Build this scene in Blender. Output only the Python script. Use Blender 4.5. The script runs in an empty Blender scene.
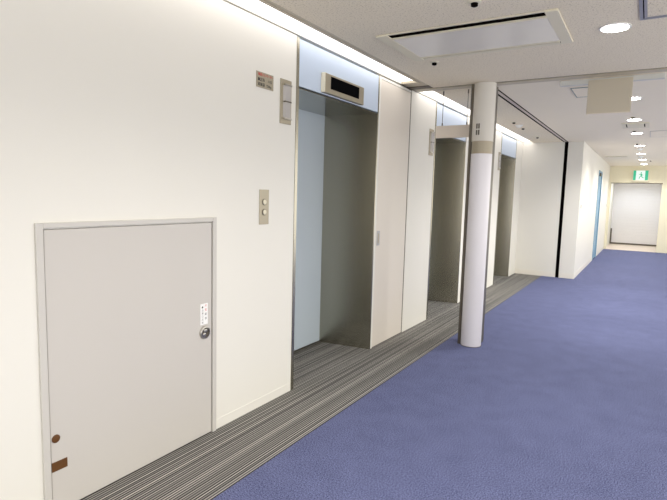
import bpy, bmesh, math, random
from mathutils import Vector, Matrix
random.seed(4)
SC = bpy.context.scene
COL = SC.collection
H = 2.6

# ------------------------------------------------------------------ materials
def srgb(r, g, b):
    def c(v):
        v /= 255.0
        return v / 12.92 if v <= 0.04045 else ((v + 0.055) / 1.055) ** 2.4
    return (c(r), c(g), c(b), 1.0)

def mat(name, col, rough=0.5, metal=0.0, var=0.0, vscale=(8, 8, 8), bump=0.0, bscale=200.0, spec=0.5, coat=0.0):
    m = bpy.data.materials.new(name); m.use_nodes = True
    nt = m.node_tree; b = nt.nodes['Principled BSDF']
    b.inputs['Base Color'].default_value = col
    b.inputs['Roughness'].default_value = rough
    b.inputs['Metallic'].default_value = metal
    b.inputs['Specular IOR Level'].default_value = spec
    b.inputs['Coat Weight'].default_value = coat
    tc = nt.nodes.new('ShaderNodeTexCoord')
    if var > 0:
        mp = nt.nodes.new('ShaderNodeMapping'); mp.inputs['Scale'].default_value = vscale
        nz = nt.nodes.new('ShaderNodeTexNoise'); nz.inputs['Scale'].default_value = 1.0
        nz.inputs['Detail'].default_value = 4
        mx = nt.nodes.new('ShaderNodeMix'); mx.data_type = 'RGBA'
        mx.inputs['A'].default_value = tuple(c * (1 - var) for c in col[:3]) + (1,)
        mx.inputs['B'].default_value = tuple(min(1, c * (1 + var)) for c in col[:3]) + (1,)
        nt.links.new(tc.outputs['Object'], mp.inputs['Vector'])
        nt.links.new(mp.outputs['Vector'], nz.inputs['Vector'])
        nt.links.new(nz.outputs['Fac'], mx.inputs['Factor'])
        nt.links.new(mx.outputs['Result'], b.inputs['Base Color'])
    if bump > 0:
        n2 = nt.nodes.new('ShaderNodeTexNoise'); n2.inputs['Scale'].default_value = bscale
        bp = nt.nodes.new('ShaderNodeBump'); bp.inputs['Strength'].default_value = bump
        bp.inputs['Distance'].default_value = 0.002
        nt.links.new(tc.outputs['Object'], n2.inputs['Vector'])
        nt.links.new(n2.outputs['Fac'], bp.inputs['Height'])
        nt.links.new(bp.outputs['Normal'], b.inputs['Normal'])
    return m

def emis(name, col, strength):
    m = bpy.data.materials.new(name); m.use_nodes = True
    b = m.node_tree.nodes['Principled BSDF']
    b.inputs['Base Color'].default_value = (0.8, 0.8, 0.8, 1)
    b.inputs['Emission Color'].default_value = col
    b.inputs['Emission Strength'].default_value = strength
    return m

M = {}
M['wall'] = mat('wall_cream_panel', srgb(224, 222, 214), 0.45, var=0.012, vscale=(2, 2, 2), bump=0.03, bscale=300)
M['base'] = mat('baseboard_cream', srgb(226, 222, 212), 0.4, var=0.01)
M['endwall'] = mat('wall_pale_yellow', srgb(232, 226, 200), 0.5, var=0.012, vscale=(2, 2, 2), bump=0.03, bscale=300)
M['hatch'] = mat('grey_painted_steel', srgb(194, 190, 184), 0.42, var=0.015, vscale=(3, 3, 1), bump=0.02, bscale=350)
M['hatchframe'] = mat('grey_frame_paint', srgb(196, 193, 187), 0.4, var=0.015)
M['fire'] = mat('fire_door_paint', srgb(216, 209, 198), 0.42, var=0.012, vscale=(3, 3, 1))
M['steel'] = mat('brushed_stainless', srgb(176, 172, 158), 0.27, 1.0, var=0.04, vscale=(60, 60, 0.8))
M['soffit'] = mat('polished_stainless', srgb(150, 152, 146), 0.16, 1.0, var=0.05, vscale=(1.5, 120, 80))
M['chrome'] = mat('satin_chrome', srgb(190, 186, 178), 0.28, 1.0, var=0.04, vscale=(40, 40, 40))
M['plate'] = mat('satin_steel_plate', srgb(166, 158, 140), 0.42, 0.7, var=0.04, vscale=(100, 4, 100))
M['blue'] = mat('blue_elevator_paint', srgb(186, 198, 208), 0.3, var=0.015, vscale=(3, 3, 3))
M['transom'] = mat('pale_blue_paint', srgb(192, 206, 224), 0.3, var=0.015, vscale=(3, 3, 3))
M['bluedoor'] = mat('blue_door_paint', srgb(122, 160, 184), 0.4, var=0.02)
M['black'] = mat('black_display', srgb(14, 14, 15), 0.6, var=0.05, spec=0.0)
M['dark'] = mat('dark_slot', srgb(18, 15, 13), 0.8, var=0.08, spec=0.0)
M['brownslot'] = mat('bronze_slot', srgb(84, 72, 56), 0.5, var=0.08)
M['brown'] = mat('brown_cap', srgb(92, 58, 20), 0.45, var=0.12, vscale=(60, 60, 60))
M['ivory'] = mat('ivory_plastic', srgb(226, 219, 196), 0.45, var=0.012)
M['white'] = mat('white_plastic', srgb(238, 238, 236), 0.35, var=0.008)
M['mount'] = mat('mount_paint', srgb(206, 206, 200), 0.45, var=0.01)
M['gloss'] = mat('glossy_grey_panel', srgb(234, 230, 222), 0.22, var=0.01, spec=0.6)
M['guard'] = mat('lilac_white_sheet', srgb(226, 223, 226), 0.4, var=0.012, vscale=(3, 3, 1))
M['colbeige'] = mat('column_beige_paint', srgb(212, 208, 199), 0.42, var=0.012)
M['colband'] = mat('column_band', srgb(170, 160, 140), 0.4, 0.2, var=0.06, vscale=(60, 60, 2))
M['rail'] = mat('guide_rail_steel', srgb(104, 98, 88), 0.4, 0.7, var=0.06, vscale=(60, 60, 2))
M['beigetrim'] = mat('beige_aluminium', srgb(192, 182, 160), 0.45, 0.0, var=0.02)
M['pinkrail'] = mat('pale_rail', srgb(200, 188, 184), 0.35, 0.3, var=0.03)
M['sign'] = mat('sign_board', srgb(226, 216, 202), 0.42, var=0.012)
M['signgrey'] = mat('blank_sign_board', srgb(196, 187, 168), 0.5, var=0.012)
M['shutter'] = mat('white_shutter', srgb(232, 231, 234), 0.4, var=0.01)
M['alcove'] = mat('beige_vinyl', srgb(218, 204, 190), 0.4, var=0.03)
M['red'] = mat('red_print', srgb(200, 44, 36), 0.5, var=0.02)
M['ink'] = mat('black_print', srgb(26, 25, 24), 0.5, var=0.02)
M['inkgrey'] = mat('grey_print', srgb(120, 118, 118), 0.5, var=0.02)
M['alu'] = mat('aluminium', srgb(170, 170, 172), 0.35, 0.6, var=0.03)
M['teal'] = mat('teal_joint', srgb(120, 140, 140), 0.5, var=0.03)
M['cove'] = emis('cove_diffuser', (1.0, 0.95, 0.92, 1), 1.5)
M['lamp'] = emis('downlight_lens', (1.0, 0.97, 0.93, 1), 14.0)
def emis2(name, base, col, st):
    m = emis(name, col, st); m.node_tree.nodes['Principled BSDF'].inputs['Base Color'].default_value = base; return m
M['exitwhite'] = emis2('exit_white', (0.35, 0.4, 0.38, 1), (0.86, 1.0, 0.93, 1), 0.45)
M['exitgreen'] = emis2('exit_green', (0.01, 0.20, 0.10, 1), (0.05, 0.62, 0.36, 1), 0.38)

# lantern lens: clear acrylic
m = bpy.data.materials.new('lantern_acrylic'); m.use_nodes = True
b = m.node_tree.nodes['Principled BSDF']
b.inputs['Base Color'].default_value = srgb(214, 210, 206); b.inputs['Roughness'].default_value = 0.12
b.inputs['Transmission Weight'].default_value = 0.35
M['acrylic'] = m

# ceiling board with fine flecks
m = bpy.data.materials.new('mineral_ceiling_board'); m.use_nodes = True
nt = m.node_tree; b = nt.nodes['Principled BSDF']; b.inputs['Roughness'].default_value = 0.85
tc = nt.nodes.new('ShaderNodeTexCoord')
nz = nt.nodes.new('ShaderNodeTexNoise'); nz.inputs['Scale'].default_value = 95; nz.inputs['Detail'].default_value = 3
nz.inputs['Roughness'].default_value = 0.65
cr = nt.nodes.new('ShaderNodeValToRGB')
cr.color_ramp.elements[0].position = 0.33; cr.color_ramp.elements[0].color = srgb(178, 166, 144)
cr.color_ramp.elements[1].position = 0.44; cr.color_ramp.elements[1].color = srgb(236, 226, 205)
nt.links.new(tc.outputs['Object'], nz.inputs['Vector'])
nt.links.new(nz.outputs['Fac'], cr.inputs['Fac'])
nt.links.new(cr.outputs['Color'], b.inputs['Base Color'])
bp = nt.nodes.new('ShaderNodeBump'); bp.inputs['Strength'].default_value = 0.25; bp.inputs['Distance'].default_value = 0.002
nt.links.new(cr.outputs['Color'], bp.inputs['Height']); nt.links.new(bp.outputs['Normal'], b.inputs['Normal'])
M['ceiling'] = m
M['ceilplain'] = mat('smooth_ceiling_board', srgb(240, 231, 212), 0.8, var=0.012, vscale=(3, 3, 3), bump=0.05, bscale=150)

# blue loop pile carpet
m = bpy.data.materials.new('blue_carpet'); m.use_nodes = True
nt = m.node_tree; b = nt.nodes['Principled BSDF']; b.inputs['Roughness'].default_value = 0.95
b.inputs['Specular IOR Level'].default_value = 0.15
tc = nt.nodes.new('ShaderNodeTexCoord')
nz = nt.nodes.new('ShaderNodeTexNoise'); nz.inputs['Scale'].default_value = 140; nz.inputs['Detail'].default_value = 2
n3 = nt.nodes.new('ShaderNodeTexNoise'); n3.inputs['Scale'].default_value = 6; n3.inputs['Detail'].default_value = 5
ad = nt.nodes.new('ShaderNodeMix'); ad.data_type = 'FLOAT'; ad.inputs['Factor'].default_value = 0.10
cr = nt.nodes.new('ShaderNodeValToRGB')
cr.color_ramp.elements[0].position = 0.33; cr.color_ramp.elements[0].color = srgb(50, 55, 86)
cr.color_ramp.elements[1].position = 0.67; cr.color_ramp.elements[1].color = srgb(116, 122, 160)
nt.links.new(tc.outputs['Object'], nz.inputs['Vector']); nt.links.new(tc.outputs['Object'], n3.inputs['Vector'])
nt.links.new(nz.outputs['Fac'], ad.inputs['A']); nt.links.new(n3.outputs['Fac'], ad.inputs['B'])
nt.links.new(ad.outputs['Result'], cr.inputs['Fac']); nt.links.new(cr.outputs['Color'], b.inputs['Base Color'])
bp = nt.nodes.new('ShaderNodeBump'); bp.inputs['Strength'].default_value = 0.35; bp.inputs['Distance'].default_value = 0.002
nt.links.new(nz.outputs['Fac'], bp.inputs['Height']); nt.links.new(bp.outputs['Normal'], b.inputs['Normal'])
M['carpet'] = m

# striped carpet: stripes run along y
m = bpy.data.materials.new('striped_carpet'); m.use_nodes = True
nt = m.node_tree; b = nt.nodes['Principled BSDF']; b.inputs['Roughness'].default_value = 0.95
b.inputs['Specular IOR Level'].default_value = 0.15
tc = nt.nodes.new('ShaderNodeTexCoord'); mp = nt.nodes.new('ShaderNodeMapping')
mp.inputs['Scale'].default_value = (115, 0.12, 1)
nz = nt.nodes.new('ShaderNodeTexNoise'); nz.inputs['Scale'].default_value = 1; nz.inputs['Detail'].default_value = 2
nz.inputs['Roughness'].default_value = 0.75
cr = nt.nodes.new('ShaderNodeValToRGB')
e = cr.color_ramp.elements
e[0].position = 0.37; e[0].color = srgb(42, 40, 40)
e[1].position = 0.69; e[1].color = srgb(190, 187, 180)
k = e.new(0.46); k.color = srgb(92, 91, 90)
k = e.new(0.55); k.color = srgb(116, 115, 112)
k = e.new(0.62); k.color = srgb(136, 134, 129)
n2 = nt.nodes.new('ShaderNodeTexNoise'); n2.inputs['Scale'].default_value = 220
mx = nt.nodes.new('ShaderNodeMix'); mx.data_type = 'RGBA'; mx.blend_type = 'OVERLAY'; mx.inputs['Factor'].default_value = 0.25
nt.links.new(tc.outputs['Object'], mp.inputs['Vector']); nt.links.new(mp.outputs['Vector'], nz.inputs['Vector'])
nt.links.new(tc.outputs['Object'], n2.inputs['Vector'])
wv = nt.nodes.new('ShaderNodeTexWave'); wv.wave_type = 'BANDS'; wv.bands_direction = 'X'
wv.inputs['Scale'].default_value = 19.0; wv.inputs['Distortion'].default_value = 0.0
wm = nt.nodes.new('ShaderNodeMix'); wm.data_type = 'FLOAT'; wm.inputs['Factor'].default_value = 0.34
nt.links.new(tc.outputs['Object'], wv.inputs['Vector'])
nt.links.new(nz.outputs['Fac'], wm.inputs['A']); nt.links.new(wv.outputs['Fac'], wm.inputs['B'])
nt.links.new(wm.outputs['Result'], cr.inputs['Fac']); nt.links.new(cr.outputs['Color'], mx.inputs['A'])
nt.links.new(n2.outputs['Fac'], mx.inputs['B']); nt.links.new(mx.outputs['Result'], b.inputs['Base Color'])
bp = nt.nodes.new('ShaderNodeBump'); bp.inputs['Strength'].default_value = 0.4; bp.inputs['Distance'].default_value = 0.003
nt.links.new(n2.outputs['Fac'], bp.inputs['Height']); nt.links.new(bp.outputs['Normal'], b.inputs['Normal'])
M['stripe'] = m

# ------------------------------------------------------------------ mesh helpers
def NB():
    return bmesh.new()

def box(bm, x0, x1, y0, y1, z0, z1, bev=0.0, seg=2):
    r = bmesh.ops.create_cube(bm, size=1.0)
    vs = r['verts']
    for v in vs:
        v.co = Vector((x0 + (v.co.x + .5) * (x1 - x0), y0 + (v.co.y + .5) * (y1 - y0), z0 + (v.co.z + .5) * (z1 - z0)))
    if bev > 0:
        es = list({e for v in vs for e in v.link_edges})
        bmesh.ops.bevel(bm, geom=es, offset=bev, segments=seg, affect='EDGES', profile=0.5)
    return bm

def lathe(bm, prof, axis='z', loc=(0, 0, 0), n=48):
    """revolve (r, h) profile about an axis through loc"""
    rings = []
    for r, h in prof:
        ring = []
        for i in range(n):
            a = 2 * math.pi * i / n
            u, v = r * math.cos(a), r * math.sin(a)
            p = (u, v, h) if axis == 'z' else ((h, u, v) if axis == 'x' else (v, h, u))
            ring.append(bm.verts.new(Vector(p) + Vector(loc)))
        rings.append(ring)
    for a, b in zip(rings, rings[1:]):
        for i in range(n):
            bm.faces.new((a[i], a[(i + 1) % n], b[(i + 1) % n], b[i]))
    bm.faces.new(list(reversed(rings[0]))); bm.faces.new(rings[-1])
    return bm

def prism(bm, pts, z0, z1):
    a = [bm.verts.new((x, y, z0)) for x, y in pts]; b = [bm.verts.new((x, y, z1)) for x, y in pts]
    n = len(pts)
    for i in range(n):
        bm.faces.new((a[i], a[(i + 1) % n], b[(i + 1) % n], b[i]))
    bm.faces.new(list(reversed(a))); bm.faces.new(b)
    return bm

def obj(name, bm, m, parent=None, smooth=False):
    bmesh.ops.recalc_face_normals(bm, faces=bm.faces)
    me = bpy.data.meshes.new(name); bm.to_mesh(me); bm.free()
    me.materials.append(M[m])
    o = bpy.data.objects.new(name, me); COL.objects.link(o)
    if parent: o.parent = parent
    if smooth:
        for p in me.polygons: p.use_smooth = len(p.vertices) == 4
        me.set_sharp_from_angle(angle=math.radians(40))
    return o

def thing(name, label, cat, loc=(0, 0, 0), group=None):
    o = bpy.data.objects.new(name, None); COL.objects.link(o)
    o.location = loc; o.empty_display_size = 0.1
    o['label'] = label; o['category'] = cat
    if group: o['group'] = group
    return o

def tag(o, label, cat, group=None):
    o['label'] = label; o['category'] = cat
    if group: o['group'] = group
    return o

def struct(o):
    o['kind'] = 'structure'; return o

def dup(root, loc, label):
    r = root.copy(); COL.objects.link(r); r.location = loc; r['label'] = label
    for ch in list(root.children):
        c = ch.copy(); COL.objects.link(c); c.parent = r
        for g in ch.children:
            d = g.copy(); COL.objects.link(d); d.parent = c
    return r

def text(name, body, size, m, parent, loc, rot, depth=0.0006):
    cu = bpy.data.curves.new(name, 'FONT'); cu.body = body; cu.size = size
    cu.extrude = depth; cu.align_x = 'LEFT'; cu.align_y = 'CENTER'
    t = bpy.data.objects.new(name, cu); COL.objects.link(t)
    bpy.context.view_layer.update()
    dg = bpy.context.evaluated_depsgraph_get()
    me = bpy.data.meshes.new_from_object(t.evaluated_get(dg))
    bpy.data.objects.remove(t); bpy.data.curves.remove(cu)
    me.materials.clear(); me.materials.append(M[m])
    o = bpy.data.objects.new(name, me); COL.objects.link(o)
    o.parent = parent; o.location = loc; o.rotation_euler = rot
    return o
WALLTXT = (math.pi / 2, 0, math.pi / 2)   # lettering on the left wall, facing +x

# ------------------------------------------------------------------ room shell
Y0, YF, YE, YA = -3.5, 10.728, 18.335, 20.93
XR = 5.0
XP = 1.091
EL = [(3.06, 4.373), (5.853, 7.06), (9.005, 10.166)]
XD = -0.53        # elevator door plane
XB = 0.516        # edge of the striped carpet

bm = NB(); box(bm, XB, XR, Y0, YF, -0.1, 0); box(bm, XP, XR, YF, YE, -0.1, 0)
struct(obj('floor', bm, 'carpet'))
bm = NB(); box(bm, XP, 2.7, YE, YA + 0.1, -0.1, -0.002)
struct(obj('floor_alcove', bm, 'alcove'))
bm = NB(); box(bm, 0.0, XB, Y0, YF, -0.1, 0)
for a, c in EL: box(bm, -0.575, 0.0, a, c, -0.1, 0)
box(bm, -0.10, 0.0, 1.2195, 2.233, -0.1, 0); box(bm, -0.045, 0.0, EL[0][1], 5.132, -0.1, 0)
tag(obj('striped_carpet', bm, 'stripe'), 'dark grey striped carpet strip running along the elevator wall', 'carpet')

bm = NB(); box(bm, -0.9, XR, Y0, YA + 0.3, -0.3, -0.1); box(bm, -0.9, -0.70, Y0, YF + 0.15, -0.1, 2.9)  # unseen backing added below floor and behind wall to stop light leaks
struct(obj('light_leak_backing', bm, 'dark'))

# left wall piers (elevator openings left out)
bm = NB()
ys = [Y0] + [y for e in EL for y in e] + [YF]
box(bm, -0.62, 0, Y0, 1.2195, 0, H)                        # up to the hatch opening
box(bm, -0.62, 0, 1.2195, 2.233, 1.309, H)
box(bm, -0.62, -0.10, 1.2195, 2.233, 0, 1.309)
box(bm, -0.62, 0, 2.233, EL[0][0], 0, H)
box(bm, -0.62, -0.045, EL[0][1], 5.12, 0, H)             # behind the fire door
box(bm, -0.62, 0, 5.132, EL[1][0], 0, H)
box(bm, -0.62, 0, EL[1][1], EL[2][0], 0, H)
box(bm, -0.62, 0, EL[2][1], YF, 0, H)
for a, c in EL:
    box(bm, -0.70, -0.575, a, c, 0, H)
struct(obj('wall_left', bm, 'wall'))
# wall above and behind the light slot
bm = NB(); box(bm, -0.62, -0.001, Y0, YF, H + 0.012, 2.9)
struct(obj('wall_left_upper', bm, 'wall'))
# far lobby wall + pier, corridor wall, end wall
bm = NB(); box(bm, -0.62, 0.763, YF, YF + 0.15, 0, 2.9); box(bm, 0.823, XP, YF, YF + 0.15, 0, 2.9); box(bm, 0.763, 0.823, YF + 0.06, YF + 0.15, 0, 2.9)
struct(obj('wall_lobby_end', bm, 'wall'))
bm = NB(); box(bm, XP - 0.15, XP, YF + 0.15, 14.45, 0, 2.9); box(bm, XP - 0.15, XP, 14.45, 15.42, 2.27, 2.9); box(bm, XP - 0.15, XP, 15.42, YE, 0, 2.9)
struct(obj('wall_corridor', bm, 'wall'))
bm = NB(); box(bm, XP - 0.15, 1.150, YE, YE + 0.15, 0, 2.9); box(bm, 1.150, 2.52, YE, YE + 0.15, 2.085, 2.9); box(bm, 2.52, XR, YE, YE + 0.15, 0, 2.9)
struct(obj('wall_end', bm, 'endwall'))
bm = NB(); box(bm, 1.0, 1.11, YE + 0.15, YA, 0, 2.6); box(bm, 2.62, 2.72, YE + 0.15, YA, 0, 2.6); box(bm, 1.0, 2.72, YE + 0.15, YA + 0.2, 2.45, 2.6); box(bm, 1.0, 2.72, YA + 0.06, YA + 0.2, 0, 2.45)
struct(obj('wall_alcove', bm, 'wall'))
# ceiling, with the light slot left open along the elevator wall
XS = 0.19
bm = NB(); box(bm, XS + 0.055, XR, Y0, 5.10, H, H + 0.1); box(bm, XS, 0.735, 5.25, YF, H, H + 0.1)
struct(obj('ceiling', bm, 'ceiling'))
bm = NB(); box(bm, 0.815, XR, 5.25, YE, H, H + 0.1); 
struct(obj('ceiling_corridor', bm, 'ceilplain'))
bm = NB(); box(bm, -0.001, XS + 0.06, Y0, YF, H + 0.10, H + 0.2); box(bm, XS, XR, 5.10, 5.25, H + 0.05, H + 0.12); box(bm, 0.735, 0.815, 5.25, YF, H + 0.05, H + 0.12)
struct(obj('ceiling_void', bm, 'dark'))
# edge trim of the light slot
bm = NB(); box(bm, XS, XS + 0.022, Y0, 4.86, H - 0.002, H + 0.1); box(bm, XS + 0.022, XS + 0.045, Y0, 4.86, H + 0.003, H + 0.1); box(bm, XS + 0.045, XS + 0.056, Y0, 4.86, H - 0.001, H + 0.1)
struct(obj('trim_1', bm, 'beigetrim'))
# filler board and shutter slot crossing the ceiling
bm = NB(); box(bm, -0.02, XS + 0.056, 4.86, 5.03, H + 0.012, H + 0.1); box(bm, XS, XR, 5.14, 5.25, H - 0.003, H + 0.05)
box(bm, -0.02, XS, 5.14, 5.27, H + 0.004, H + 0.1)
struct(obj('trim_2', bm, 'beigetrim'))
bm = NB(); box(bm, -0.02, XR, 5.098, 5.141, H + 0.006, H + 0.05); box(bm, -0.02, XS + 0.05, 5.03, 5.10, H + 0.006, H + 0.05)
struct(obj('trim_3', bm, 'brownslot'))
# shutter track from column to the far wall
bm = NB(); box(bm, 0.735, 0.764, 5.25, YF, H - 0.001, H + 0.05); box(bm, 0.797, 0.816, 5.25, YF, H - 0.001, H + 0.05)
struct(obj('trim_4', bm, 'dark'))
bm = NB(); box(bm, 0.762, 0.799, 5.25, YF, H - 0.003, H + 0.05)
struct(obj('trim_5', bm, 'pinkrail'))
# guide channel in the far wall
bm = NB(); box(bm, 0.763, 0.775, YF - 0.004, YF + 0.06, 0, H); box(bm, 0.811, 0.823, YF - 0.004, YF + 0.06, 0, H); box(bm, 0.775, 0.811, YF + 0.045, YF + 0.06, 0, H)
struct(obj('trim_6', bm, 'dark'))
# seam strip where the shutter meets the elevator wall
bm = NB(); box(bm, -0.03, -0.004, 5.118, 5.134, 0, H)
struct(obj('trim_7', bm, 'brownslot'))
# baseboards
bm = NB()
for a, c in ((Y0, 1.19), (2.265, 3.058), (5.136, 5.85), (7.062, 9.003), (10.168, YF)):
    box(bm, 0, 0.002, a, c, 0, 0.065, 0.001, 1)
struct(obj('baseboard_left', bm, 'wall'))
bm = NB(); box(bm, 0.004, 0.76, YF - 0.005, YF, 0, 0.1); box(bm, 0.826, XP + 0.004, YF - 0.005, YF, 0, 0.1)
box(bm, XP, XP + 0.004, YF, 14.42, 0, 0.1); box(bm, XP, XP + 0.004, 15.45, YE, 0, 0.1)
struct(obj('baseboard_corridor', bm, 'base'))

# blue door in the corridor wall
d = struct(obj('door_1', box(NB(), XP - 0.05, XP - 0.012, 14.49, 15.38, 0, 2.23), 'bluedoor'))
bm = NB(); box(bm, XP - 0.06, XP + 0.012, 14.45, 14.49, 0, 2.27); box(bm, XP - 0.06, XP + 0.012, 15.38, 15.42, 0, 2.27); box(bm, XP - 0.06, XP + 0.012, 14.49, 15.38, 2.23, 2.27)
obj('door_frame', bm, 'bluedoor', d)
obj('door_closer', box(NB(), XP - 0.012, XP + 0.04, 14.55, 14.85, 2.13, 2.20, 0.006), 'rail', d)
# white shutter door closing the corridor end
bm = NB()
z = 0.05
while z < 2.44:
    box(bm, 1.11, 2.62, YA, YA + 0.05, z, min(z + 0.098, 2.45), 0.002, 1); z += 0.1
d = struct(obj('door_2', bm, 'shutter'))
obj('bottom_bar', box(NB(), 1.11, 2.62, YA - 0.02, YA + 0.05, 0.0, 0.05), 'rail', d)
bm = NB(); box(bm, 1.11, 1.155, YA - 0.06, YA - 0.021, 0, 0.55)
obj('guide_rail', bm, 'rail', d)
bm = NB(); box(bm, 1.150, 1.162, YE - 0.003, YE + 0.152, 0, 2.085); box(bm, 2.508, 2.52, YE - 0.003, YE + 0.152, 0, 2.085)
struct(obj('trim_8', bm, 'endwall'))
struct(obj('trim_9', box(NB(), 1.150, 2.52, YE - 0.006, YE + 0.152, 2.07, 2.088), 'rail'))

# ------------------------------------------------------------------ elevators
def elevator(y0, y1, label):
    w = y1 - y0
    t = thing('elevator_entrance', label, 'elevator', (0, (y0 + y1) / 2, 0), 'elevator entrances')
    h = w / 2; sp = 0.094; zt = 2.25
    # splayed stainless jambs
    obj('jamb', prism(NB(), [(0.003, -h + 0.002), (0.003, -h + 0.034), (XD, -h + sp), (-0.57, -h + sp), (-0.57, -h + 0.002)], 0, zt), 'steel', t)
    obj('jamb', prism(NB(), [(0.003, h - 0.002), (-0.57, h - 0.002), (-0.57, h - sp), (XD, h - sp), (0.003, h - 0.02)], 0, zt), 'steel', t)
    obj('edge_strip', box(NB(), -0.02, 0.004, -h + 0.001, -h + 0.030, zt, H - 0.006), 'steel', t)
    obj('edge_strip', box(NB(), -0.02, 0.004, h - 0.018, h - 0.001, zt, H - 0.006), 'steel', t)
    obj('soffit', prism(NB(), [(0.0, -h + 0.03), (0.0, h - 0.018), (XD - 0.03, h - 0.05), (XD - 0.03, -h + 0.05)], zt - 0.006, zt + 0.01), 'soffit', t)
    obj('transom', box(NB(), -0.55, 0.0, -h + 0.031, h - 0.019, zt + 0.0, H - 0.012), 'transom', t)
    for s in (-1, 1):
        a, c = (-h + sp, -0.002) if s < 0 else (0.002, h - sp)
        obj('door_panel', box(NB(), XD - 0.035, XD, a, c, 0.014, zt, 0.002, 1), 'blue', t)
    obj('sill', box(NB(), XD - 0.04, XD + 0.03, -h + sp, h - sp, 0.0, 0.006), 'rail', t)
    return t
elevator(*EL[0], 'nearest elevator entrance with black display above, blue door and stainless jambs')
elevator(*EL[1], 'middle elevator entrance, seen just left of the round column under the hanging sign')
elevator(*EL[2], 'farthest elevator entrance, seen between the round column and the lobby end wall')

# position indicator over the first elevator
t = thing('position_indicator', 'stainless floor indicator with black display above the nearest elevator', 'indicator', (0, 3.701, 2.25))
bm = NB()
box(bm, 0.001, 0.036, -0.313, 0.313, 0.018, 0.165, 0.004)
obj('housing', bm, 'plate', t)
obj('end_cap', box(NB(), 0.001, 0.037, -0.318, -0.312, 0.018, 0.165, 0.002, 1), 'ivory', t)
obj('display', box(NB(), 0.033, 0.038, -0.232, 0.224, 0.055, 0.150, 0.002), 'black', t)

# capacity plate
t = thing('capacity_plate', 'small stainless notice plate with red and black lettering on cream wall', 'sign', (0, 2.71, 2.22))
obj('plate', box(NB(), 0, 0.003, -0.0885, 0.0885, -0.05, 0.05, 0.001, 1), 'plate', t)
text('lettering', '乗用エレベーター', 0.020, 'red', t, (0.0032, -0.072, 0.032), WALLTXT)['label'] = 'red heading'
text('lettering', '■定員', 0.024, 'ink', t, (0.0032, -0.074, 0.0), WALLTXT)
text('lettering', '11名', 0.022, 'ink', t, (0.0032, 0.028, 0.0), WALLTXT)
text('lettering', '積載量', 0.024, 'ink', t, (0.0032, -0.074, -0.031), WALLTXT)
text('lettering', '750kg', 0.022, 'ink', t, (0.0032, 0.012, -0.031), WALLTXT)

# hall lanterns
def lantern(y, label):
    t = thing('hall_lantern', label, 'elevator lantern', (0, y, 2.122), 'hall lanterns')
    obj('back_plate', box(NB(), 0, 0.006, -0.063, 0.063, -0.15, 0.15, 0.001, 1), 'plate', t)
    for s in (-1, 1):
        a, c = (-0.108, -0.004) if s < 0 else (0.004, 0.108)
        bm = NB()
        prism(bm, [(0.006, -0.034), (0.020, -0.020), (0.022, 0.034), (0.006, 0.046)], a, c)
        o = obj('lens', bm, 'acrylic', t)
    obj('divider', box(NB(), 0.006, 0.024, -0.028, 0.042, -0.004, 0.004), 'rail', t)
    for z in (-0.114, 0.114):
        obj('lens_clip', box(NB(), 0.006, 0.024, -0.034, 0.046, z - 0.006, z + 0.006, 0.001, 1), 'chrome', t)
    return t
L0 = lantern(2.937, 'hall lantern with clear lens beside the nearest elevator, right of notice plate')
dup(L0, (0, 5.745, 2.122), 'hall lantern on cream pier left of the middle elevator')
dup(L0, (0, 8.925, 2.122), 'hall lantern on narrow pier left of the farthest elevator, right of column')

# call button plate
t = thing('call_button_plate', 'stainless call plate with two round buttons left of the nearest elevator', 'elevator button', (0, 2.716, 1.395))
obj('face_plate', box(NB(), 0, 0.004, -0.05, 0.05, -0.117, 0.117, 0.0012, 1), 'plate', t)
for z in (0.034, -0.034):
    bt = obj('button', lathe(NB(), [(0.017, 0.004), (0.017, 0.010), (0.015, 0.012)], 'x', (0, 0, z)), 'ivory', t, True)
    bm = NB(); lathe(bm, [(0.022, 0.003), (0.022, 0.007), (0.0175, 0.008)], 'x', (0, 0, z))
    obj('button_ring', bm, 'rail', bt, True)

# ------------------------------------------------------------------ access hatch in the wall
t = thing('access_hatch', 'low grey steel access door with round lock set in cream wall', 'hatch', (0, 1.7265, 0))
bm = NB(); ya, yb = -0.536, 0.536
box(bm, -0.03, 0.012, ya, ya + 0.032, 0, 1.338, 0.002, 1); box(bm, -0.03, 0.012, yb - 0.030, yb, 0, 1.338, 0.002, 1)
box(bm, -0.03, 0.012, ya + 0.032, yb - 0.030, 1.314, 1.338, 0.002, 1)
obj('frame', bm, 'hatchframe', t)
obj('back_box', box(NB(), -0.04, -0.03, ya + 0.03, yb - 0.03, 0, 1.314), 'dark', t)
leaf = obj('door_leaf', box(NB(), -0.028, 0.004, ya + 0.037, yb - 0.036, 0.006, 1.307, 0.002, 1), 'hatch', t)
lk = obj('lock', lathe(NB(), [(0.040, 0.004), (0.040, 0.010), (0.036, 0.016), (0.030, 0.017), (0.029, 0.009), (0.0, 0.009)], 'x', (0, 0.441, 0.651)), 'chrome', t, True)
bm = NB(); lathe(bm, [(0.0285, 0.0085), (0.0285, 0.0105)], 'x', (0, 0.441, 0.651)); obj('recess', bm, 'rail', lk, True)
bm = NB(); box(bm, 0.0095, 0.017, 0.427, 0.455, 0.653, 0.672, 0.003); lathe(bm, [(0.012, 0.0095), (0.012, 0.014), (0.010, 0.015)], 'x', (0, 0.434, 0.638), 24)
obj('turn_piece', bm, 'chrome', lk, True)
st = obj('sticker', box(NB(), 0.004, 0.005, 0.409, 0.468, 0.699, 0.826), 'white', t)
st['label'] = 'white sticker with red and black lettering'
for i, c in enumerate('火気厳禁'):
    text('sticker_letter', c, 0.017, 'red' if i < 2 else 'inkgrey', st, (0.0052, 0.443, 0.812 - i * 0.026), WALLTXT, 0.0003)
for i, c in enumerate('■点検口注意'):
    text('sticker_letter', c, 0.015, 'ink' if i < 1 else 'inkgrey', st, (0.0052, 0.418, 0.804 - i * 0.0185), WALLTXT, 0.0003)
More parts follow.
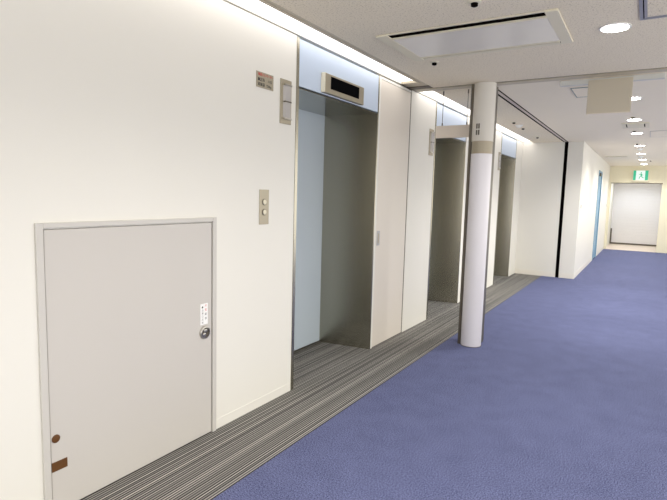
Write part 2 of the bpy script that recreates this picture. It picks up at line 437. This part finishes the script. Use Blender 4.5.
obj('hinge_cap', lathe(NB(), [(0.019, 0.004), (0.019, 0.007), (0.016, 0.008)], 'x', (0, -0.4755, 0.357)), 'brown', t, True)['label'] = 'round brown cap'
obj('hinge_plate', box(NB(), 0.004, 0.007, -0.4985, -0.425, 0.203, 0.248, 0.001, 1), 'brown', t)['label'] = 'brown hinge plate'

# fire door leaf folded against the wall
t = thing('fire_door', 'tall beige grey fire door leaf between nearest elevator and dark seam', 'door', (0, 4.745, 0))
obj('leaf', box(NB(), -0.042, -0.002, -0.335, 0.368, 0.004, H - 0.03, 0.002, 1), 'fire', t)
obj('edge_frame', box(NB(), -0.044, 0.003, -0.371, -0.338, 0, H - 0.006, 0.001, 1), 'wall', t)
obj('head_frame', box(NB(), -0.044, -0.001, -0.338, 0.37, H - 0.026, H - 0.006), 'wall', t)
p = obj('latch_plate', box(NB(), -0.004, 0.002, -0.312, -0.252, 1.01, 1.152, 0.001, 1), 'alu', t)
obj('latch_recess', box(NB(), 0.0005, 0.0025, -0.298, -0.266, 1.03, 1.13, 0.001, 1), 'plate', p)

# ------------------------------------------------------------------ column
cx, cy = 0.771, 5.12
t = thing('column', 'round column, white lower half and beige top, standing on blue carpet', 'column', (cx, cy, 0))
obj('upper_sleeve', lathe(NB(), [(0.103, 2.045), (0.103, H - 0.003)]), 'colbeige', t, True)
obj('middle_band', lathe(NB(), [(0.0995, 1.925), (0.0995, 2.045)]), 'colband', t, True)
obj('lower_wrap', lathe(NB(), [(0.099, 0.004), (0.101, 0.008), (0.101, 1.925)]), 'guard', t, True)
obj('base_ring', lathe(NB(), [(0.104, 0.0), (0.104, 0.004)]), 'rail', t, True)
bm = NB(); box(bm, -0.126, -0.098, -0.035, -0.029, 0, H - 0.002); box(bm, -0.126, -0.098, 0.029, 0.035, 0, H - 0.002); box(bm, -0.104, -0.098, -0.029, 0.029, 0, H - 0.002)
obj('guide_rail', bm, 'rail', t)
bm = NB(); box(bm, -0.07, -0.062, 0.075, 0.215, 0, H - 0.002); box(bm, 0.062, 0.070, 0.075, 0.215, 0, H - 0.002); box(bm, -0.062, 0.062, 0.09, 0.14, 0, H - 0.002)
obj('guide_rail', bm, 'rail', t)
# two little slotted vents on the sleeve, turned towards -x -y
ang = math.atan2(-5.12, 1.44) - math.radians(28)
for zc in (2.185, 2.125):
    bm = NB()
    for k in (-1, 1):
        box(bm, 0.1015, 0.1045, k * 0.011 - 0.007, k * 0.011 + 0.007, zc - 0.024, zc + 0.024)
    bmesh.ops.rotate(bm, verts=bm.verts, cent=(0, 0, 0), matrix=Matrix.Rotation(ang, 3, 'Z'))
    obj('vent_slot', bm, 'rail', t)

# ------------------------------------------------------------------ hanging signs
t = thing('hanging_sign', 'small plain beige sign hung on two rods left of the column', 'sign', (0.412, 5.32, 2.117))
obj('board', box(NB(), -0.197, 0.197, -0.014, 0.014, 0, 0.126, 0.002, 1), 'sign', t)
for x in (-0.132, 0.132):
    r = obj('rod', lathe(NB(), [(0.003, 0.125), (0.003, H - 2.117)], 'z', (x, 0, 0), 12), 'rail', t, True)
    obj('rod_socket', lathe(NB(), [(0.0065, 0.126), (0.0065, 0.155)], 'z', (x, 0, 0), 12), 'rail', r, True)
    obj('ceiling_socket', lathe(NB(), [(0.0075, H - 2.117 - 0.04), (0.0075, H - 2.117)], 'z', (x, 0, 0), 12), 'rail', r, True)
t = thing('hanging_sign', 'blank square grey beige sign below a long white ceiling mount', 'sign', (1.83, 5.30, 2.285))
obj('mount_bar', box(NB(), -0.415, 0.415, 0.0, 0.05, 0.270, 0.315, 0.004), 'mount', t)
obj('board', box(NB(), -0.173, 0.180, -0.016, 0.0, 0.002, 0.298, 0.002, 1), 'signgrey', t)
obj('bottom_strip', box(NB(), -0.173, 0.180, -0.017, 0.001, -0.006, 0.002), 'sign', t)

# ------------------------------------------------------------------ ceiling air conditioner
t = thing('air_conditioner', 'long ceiling cassette air conditioner with ivory frame and glossy panel', 'air conditioner', (1.09, 3.66, H))
X0, X1, Ya, Yb = -0.595, 0.585, -0.35, 0.36
bm = NB()
box(bm, X0, X0 + 0.085, Ya, Yb, -0.012, 0, 0.003); box(bm, X1 - 0.075, X1, Ya, Yb, -0.012, 0, 0.003)
box(bm, X0 + 0.08, X1 - 0.07, Ya, Ya + 0.022, -0.006, 0, 0.002); box(bm, X0 + 0.08, X1 - 0.07, Yb - 0.022, Yb, -0.012, 0, 0.003)
obj('frame', bm, 'ivory', t)
obj('air_slot', box(NB(), X0 + 0.083, X1 - 0.073, Ya + 0.02, Ya + 0.085, -0.005, -0.001), 'dark', t)
obj('air_slot', box(NB(), X0 + 0.083, X1 - 0.073, Yb - 0.075, Yb - 0.02, -0.007, -0.001), 'dark', t)
obj('air_vane', box(NB(), X0 + 0.09, X1 - 0.08, Yb - 0.050, Yb - 0.024, -0.012, -0.006, 0.002), 'ivory', t)
bm = NB(); box(bm, X0 + 0.083, X1 - 0.073, Ya + 0.082, Ya + 0.105, -0.014, -0.002, 0.003); box(bm, X0 + 0.083, X1 - 0.073, Yb - 0.095, Yb - 0.072, -0.014, -0.004, 0.003)
obj('panel_rim', bm, 'ivory', t)
obj('panel', box(NB(), X0 + 0.085, X1 - 0.075, Ya + 0.103, Yb - 0.093, -0.011, -0.002, 0.002), 'gloss', t)

# ceiling access panels
def hatch(x0, x1, y0, y1, label, m1, wid=0.028, gap=True):
    t = thing('ceiling_access_panel', label, 'ceiling hatch', (x0, y0, H), 'ceiling access panels')
    w, d = x1 - x0, y1 - y0
    bm = NB()
    for i0 in ((0.0, wid), ) if not gap else ((0.0, wid * 0.45), (wid * 0.62, wid)):
        a, c = i0
        box(bm, a, c, a, d - a, -0.006, 0.0); box(bm, w - c, w - a, a, d - a, -0.006, 0.0)
        box(bm, c, w - c, a, c, -0.006, 0.0); box(bm, c, w - c, d - c, d - a, -0.006, 0.0)
    obj('frame', bm, m1, t)
    obj('board', box(NB(), wid, w - wid, wid, d - wid, -0.0035, 0.0), 'ceiling' if gap else 'ceilplain', t)
    if gap:
        bm = NB(); box(bm, wid * .45, w - wid * .45, wid * .45, d - wid * .45, -0.003, 0.0)
        obj('joint', bm, 'dark', t)
    return t
hatch(2.078, 2.55, 3.27, 3.73, 'aluminium framed ceiling access panel at upper right beside bright downlight', 'alu', 0.040)
hatch(1.46, 1.92, 5.66, 6.16, 'thin outlined ceiling access panel just behind the blank hanging sign', 'teal', 0.008, False)
hatch(2.137, 2.6, 9.45, 10.3, 'thin outlined ceiling access panel right of the corridor downlights', 'hatchframe', 0.010, False)

# ventilation grilles
t = thing('ceiling_vent', 'slim rectangular ceiling vent between corridor downlights behind blank sign', 'vent', (1.96, 8.68, H), 'ceiling vents')
bm = NB(); box(bm, -0.17, 0.17, -0.27, -0.20, -0.012, 0, 0.003); box(bm, -0.17, 0.17, 0.20, 0.27, -0.012, 0, 0.003); box(bm, -0.17, -0.12, -0.2, 0.2, -0.012, 0); box(bm, 0.12, 0.17, -0.2, 0.2, -0.012, 0)
obj('frame', bm, 'ivory', t)
obj('slot', box(NB(), -0.12, 0.12, -0.2, 0.2, -0.004, 0), 'dark', t)
obj('cover', box(NB(), -0.105, 0.105, -0.18, 0.18, -0.014, -0.003, 0.003), 'ivory', t)
t = thing('ceiling_vent', 'narrow linear ceiling vent near far end, left of corridor downlights', 'vent', (1.44, 14.4, H), 'ceiling vents')
obj('frame', box(NB(), -0.245, 0.245, -0.06, 0.06, -0.010, 0, 0.003), 'ivory', t)
obj('slot', box(NB(), -0.23, 0.23, -0.045, 0.045, -0.012, -0.008), 'beigetrim', t)

# ------------------------------------------------------------------ lights
def downlight(x, y, label, first=[None]):
    if first[0] is not None:
        t = dup(first[0], (x, y, H), label)
    else:
        t = thing('downlight', label, 'ceiling light', (x, y, H), 'round downlights in a row')
        bm = NB(); lathe(bm, [(0.092, 0.0), (0.092, -0.006), (0.080, -0.008), (0.078, -0.002)], 'z')
        obj('trim_ring', bm, 'white', t, True)
        obj('lens', lathe(NB(), [(0.078, -0.009), (0.05, -0.0115)], 'z'), 'lamp', t, True)
        first[0] = t
    ld = bpy.data.lights.new('downlight_beam', 'SPOT')
    ld.energy = LAMP_W if y < 10 else LAMP_W * 0.45; ld.color = (1.0, 0.965, 0.92); ld.spot_size = math.radians(150); ld.spot_blend = 0.75
    ld.shadow_soft_size = 0.07
    lo = bpy.data.objects.new('downlight_beam', ld); COL.objects.link(lo)
    lo.parent = t; lo.location = (0, 0, -0.02)
    return t
LAMP_W = 72
dl = [(1.94, 3.82, 'near downlight in the ceiling beside the cassette air conditioner'),
      (1.97, 6.44, 'downlight at the right edge of the blank hanging sign'),
      (1.955, 8.09, 'downlight just this side of the slim corridor ceiling vent'),
      (1.96, 9.66, 'downlight just beyond the slim corridor ceiling vent'),
      (1.97, 11.78, 'fifth downlight along the corridor row, beyond the vent'),
      (1.97, 13.69, 'third downlight from the exit sign in the corridor row'),
      (1.98, 15.59, 'second downlight from the exit sign in the corridor row'),
      (2.0, 17.40, 'farthest downlight, just in front of the exit sign')]
for x, y, lb in dl: downlight(x, y, lb)
for x, y, lb in ((1.94, 1.6, 'downlight overhead between the camera and the air conditioner'), (1.94, -0.8, 'downlight above and behind the camera'), (1.94, -2.6, 'downlight nearest the back wall')):
    downlight(x, y, lb)
t = thing('downlight', 'added square lamp, out of view, brightening the alcove and white shutter', 'ceiling light', (1.86, 19.6, 2.45))  # added lamp, out of view, to brighten the alcove and its shutter
obj('lens', box(NB(), -0.1, 0.1, -0.1, 0.1, -0.012, 0, 0.003), 'lamp', t)
ld = bpy.data.lights.new('added_alcove_fill', 'SPOT'); ld.energy = 75; ld.color = (.88, .94, 1); ld.spot_size = math.radians(160); ld.spot_blend = .6; ld.shadow_soft_size = .08
lo = bpy.data.objects.new('added_alcove_fill', ld); COL.objects.link(lo); lo.parent = t; lo.location = (0, 0, -0.02)

# long cove diffusers along the elevator wall
for a, c, lb in ((Y0, 4.86, 'long glowing light slot along ceiling edge above the nearest elevator'), (5.27, YF, 'long glowing light slot beyond the column above the two far elevators')):
    t = thing('cove_light', lb, 'ceiling light', (0.095, (a + c) / 2, H), 'cove light slots')
    l = (c - a) / 2
    obj('diffuser', box(NB(), -0.093, 0.094, -l + 0.002, l - 0.002, 0.035, 0.055), 'cove', t)
    obj('channel', box(NB(), -0.094, 0.0945, -l + 0.002, l - 0.002, 0.055, 0.095), 'white', t)

# ------------------------------------------------------------------ sprinklers, detectors, switches
S0 = None
def sprinkler(x, y, label):
    global S0
    if S0: return dup(S0, (x, y, H), label)
    t = thing('sprinkler', label, 'sprinkler', (x, y, H), 'ceiling sprinklers')
    obj('flange', lathe(NB(), [(0.040, 0), (0.040, -0.003), (0.030, -0.008)], 'z', n=32), 'ivory', t, True)
    obj('nozzle', lathe(NB(), [(0.020, -0.008), (0.020, -0.022), (0.012, -0.026)], 'z', n=24), 'dark', t, True)
    S0 = t
    return t
sprinkler(0.613, 4.148, 'ceiling sprinkler behind the near long edge of air conditioner, above the column')
sprinkler(1.279, 3.0, 'ceiling sprinkler in front of the air conditioner at the top of the view')
sprinkler(0.459, 7.79, 'lobby ceiling sprinkler nearest the column, left of smoke detector')
sprinkler(0.445, 8.49, 'lobby ceiling sprinkler right beside the white smoke detector')
sprinkler(0.434, 9.77, 'lobby ceiling sprinkler nearest the lobby end wall')
sprinkler(1.945, 7.84, 'corridor ceiling sprinkler touching the downlight before the vent')
sprinkler(1.93, 9.37, 'corridor ceiling sprinkler touching the downlight beyond the vent')
sprinkler(1.93, 11.35, 'corridor ceiling sprinkler touching the fifth downlight')
sprinkler(2.156, 15.99, 'far corridor ceiling sprinkler, right of last downlights before exit sign')
t = thing('smoke_detector', 'white round smoke detector on the lobby ceiling between sprinklers', 'smoke detector', (0.46, 8.13, H), 'smoke detectors')
obj('base', lathe(NB(), [(0.055, 0), (0.055, -0.012), (0.05, -0.016)], 'z', n=32), 'white', t, True)
obj('sensor_head', lathe(NB(), [(0.036, -0.016), (0.036, -0.03), (0.028, -0.037)], 'z', n=32), 'white', t, True)
t = dup(t, (1.966, 12.45, H), 'grey disc shaped detector between corridor downlights midway down the corridor')
t = dup(t, (1.95, 14.5, H), 'disc shaped detector between corridor downlights nearer the exit sign')

def switch(y, z, label):
    t = thing('wall_switch', label, 'switch', (XP, y, z), 'corridor wall switches')
    obj('plate', box(NB(), 0, 0.008, -0.035, 0.035, -0.06, 0.06, 0.003), 'white', t)
    obj('rocker', box(NB(), 0.007, 0.012, -0.014, 0.014, -0.035, 0.035, 0.002), 'rail', t)
switch(10.96, 1.385, 'wall switch at the near corner of the white corridor wall')
switch(17.9, 1.375, 'wall switch on the corridor wall near the end wall')

# exit sign over the shutter
t = thing('exit_sign', 'green and white lit exit sign above the white shutter', 'exit sign', (1.93, YE, 2.315))
obj('housing', box(NB(), -0.225, 0.225, -0.06, 0, -0.185, 0.17, 0.006), 'ivory', t)
obj('face', box(NB(), -0.195, 0.195, -0.066, -0.055, -0.145, 0.145, 0.002, 1), 'exitwhite', t)
obj('green_bar', box(NB(), -0.195, -0.125, -0.068, -0.062, -0.145, 0.145), 'exitgreen', t)
obj('green_bar', box(NB(), 0.115, 0.195, -0.068, -0.062, -0.145, 0.145), 'exitgreen', t)
bm = NB()   # running figure pictogram
lathe(bm, [(0.018, -0.068), (0.018, -0.062)], 'y', (0.012, 0, 0.075), 20)
def limb(p, q, w):
    d = Vector((q[0] - p[0], 0, q[1] - p[1])); n = Vector((-d.z, 0, d.x)).normalized() * w / 2
    vs = []
    for yy in (-0.068, -0.062):
        for s in ((p, 1), (q, 1), (q, -1), (p, -1)):
            vs.append(bm.verts.new((s[0][0] + n.x * s[1], yy, s[0][1] + n.z * s[1])))
    for f in ((0, 1, 2, 3), (7, 6, 5, 4), (0, 4, 5, 1), (1, 5, 6, 2), (2, 6, 7, 3), (3, 7, 4, 0)):
        bm.faces.new([vs[i] for i in f])
limb((0.005, 0.05), (0.018, -0.02), 0.036); limb((0.0, 0.045), (-0.05, 0.02), 0.014); limb((0.01, 0.045), (0.06, 0.0), 0.014)
limb((0.015, -0.02), (-0.03, -0.055), 0.02); limb((-0.03, -0.055), (-0.035, -0.11), 0.016)
limb((0.02, -0.02), (0.05, -0.07), 0.02); limb((0.05, -0.07), (0.085, -0.075), 0.016)
obj('pictogram', bm, 'exitgreen', t)
obj('lower_rim', box(NB(), -0.23, 0.23, -0.064, 0, -0.195, -0.183), 'beigetrim', t)
for sx, lb in ((-0.34, 'left'), (0.335, 'right')):
    bm = NB(); box(bm, -0.115, 0.115, -0.006, 0, -0.15, 0.15, 0.002, 1)
    o = obj('cover_plate', bm, 'endwall')
    o.location = (1.93 + sx, YE, 2.335)
    tag(o, 'plain pale cover plate on the %s of the exit sign' % lb, 'cover plate', 'cover plates beside the exit sign')

# ------------------------------------------------------------------ world, camera
w = bpy.data.worlds.new('World'); SC.world = w; w.use_nodes = True
w.node_tree.nodes['Background'].inputs['Color'].default_value = (1, 0.97, 0.915, 1)
w.node_tree.nodes['Background'].inputs['Strength'].default_value = 1.45

f, yaw, pit, rol = 512.88397, 0.547062219, -0.108484596, 0.0274252785
fw = Vector((-math.sin(yaw) * math.cos(pit), math.cos(yaw) * math.cos(pit), math.sin(pit)))
r = fw.cross(Vector((0, 0, 1))).normalized(); u = r.cross(fw)
r2 = r * math.cos(rol) + u * math.sin(rol); u2 = u * math.cos(rol) - r * math.sin(rol)
cd = bpy.data.cameras.new('camera'); cam = bpy.data.objects.new('camera', cd); COL.objects.link(cam)
cd.sensor_fit = 'HORIZONTAL'; cd.sensor_width = 36; cd.lens = f / 667 * 36; cd.clip_start = 0.05
mw = Matrix((r2, u2, -fw)).transposed().to_4x4(); mw.translation = Vector((2.21432290, 0, 1.49452342))
cam.matrix_world = mw
SC.camera = cam
SC.cycles.use_denoising = True
SC.cycles.max_bounces = 12; SC.cycles.diffuse_bounces = 8
vs = SC.view_settings
SC.display_settings.display_device = 'sRGB'
vs.view_transform = 'Standard'; vs.look = 'None'; vs.gamma = 1; vs.exposure = 0.6; vs.use_curve_mapping = False
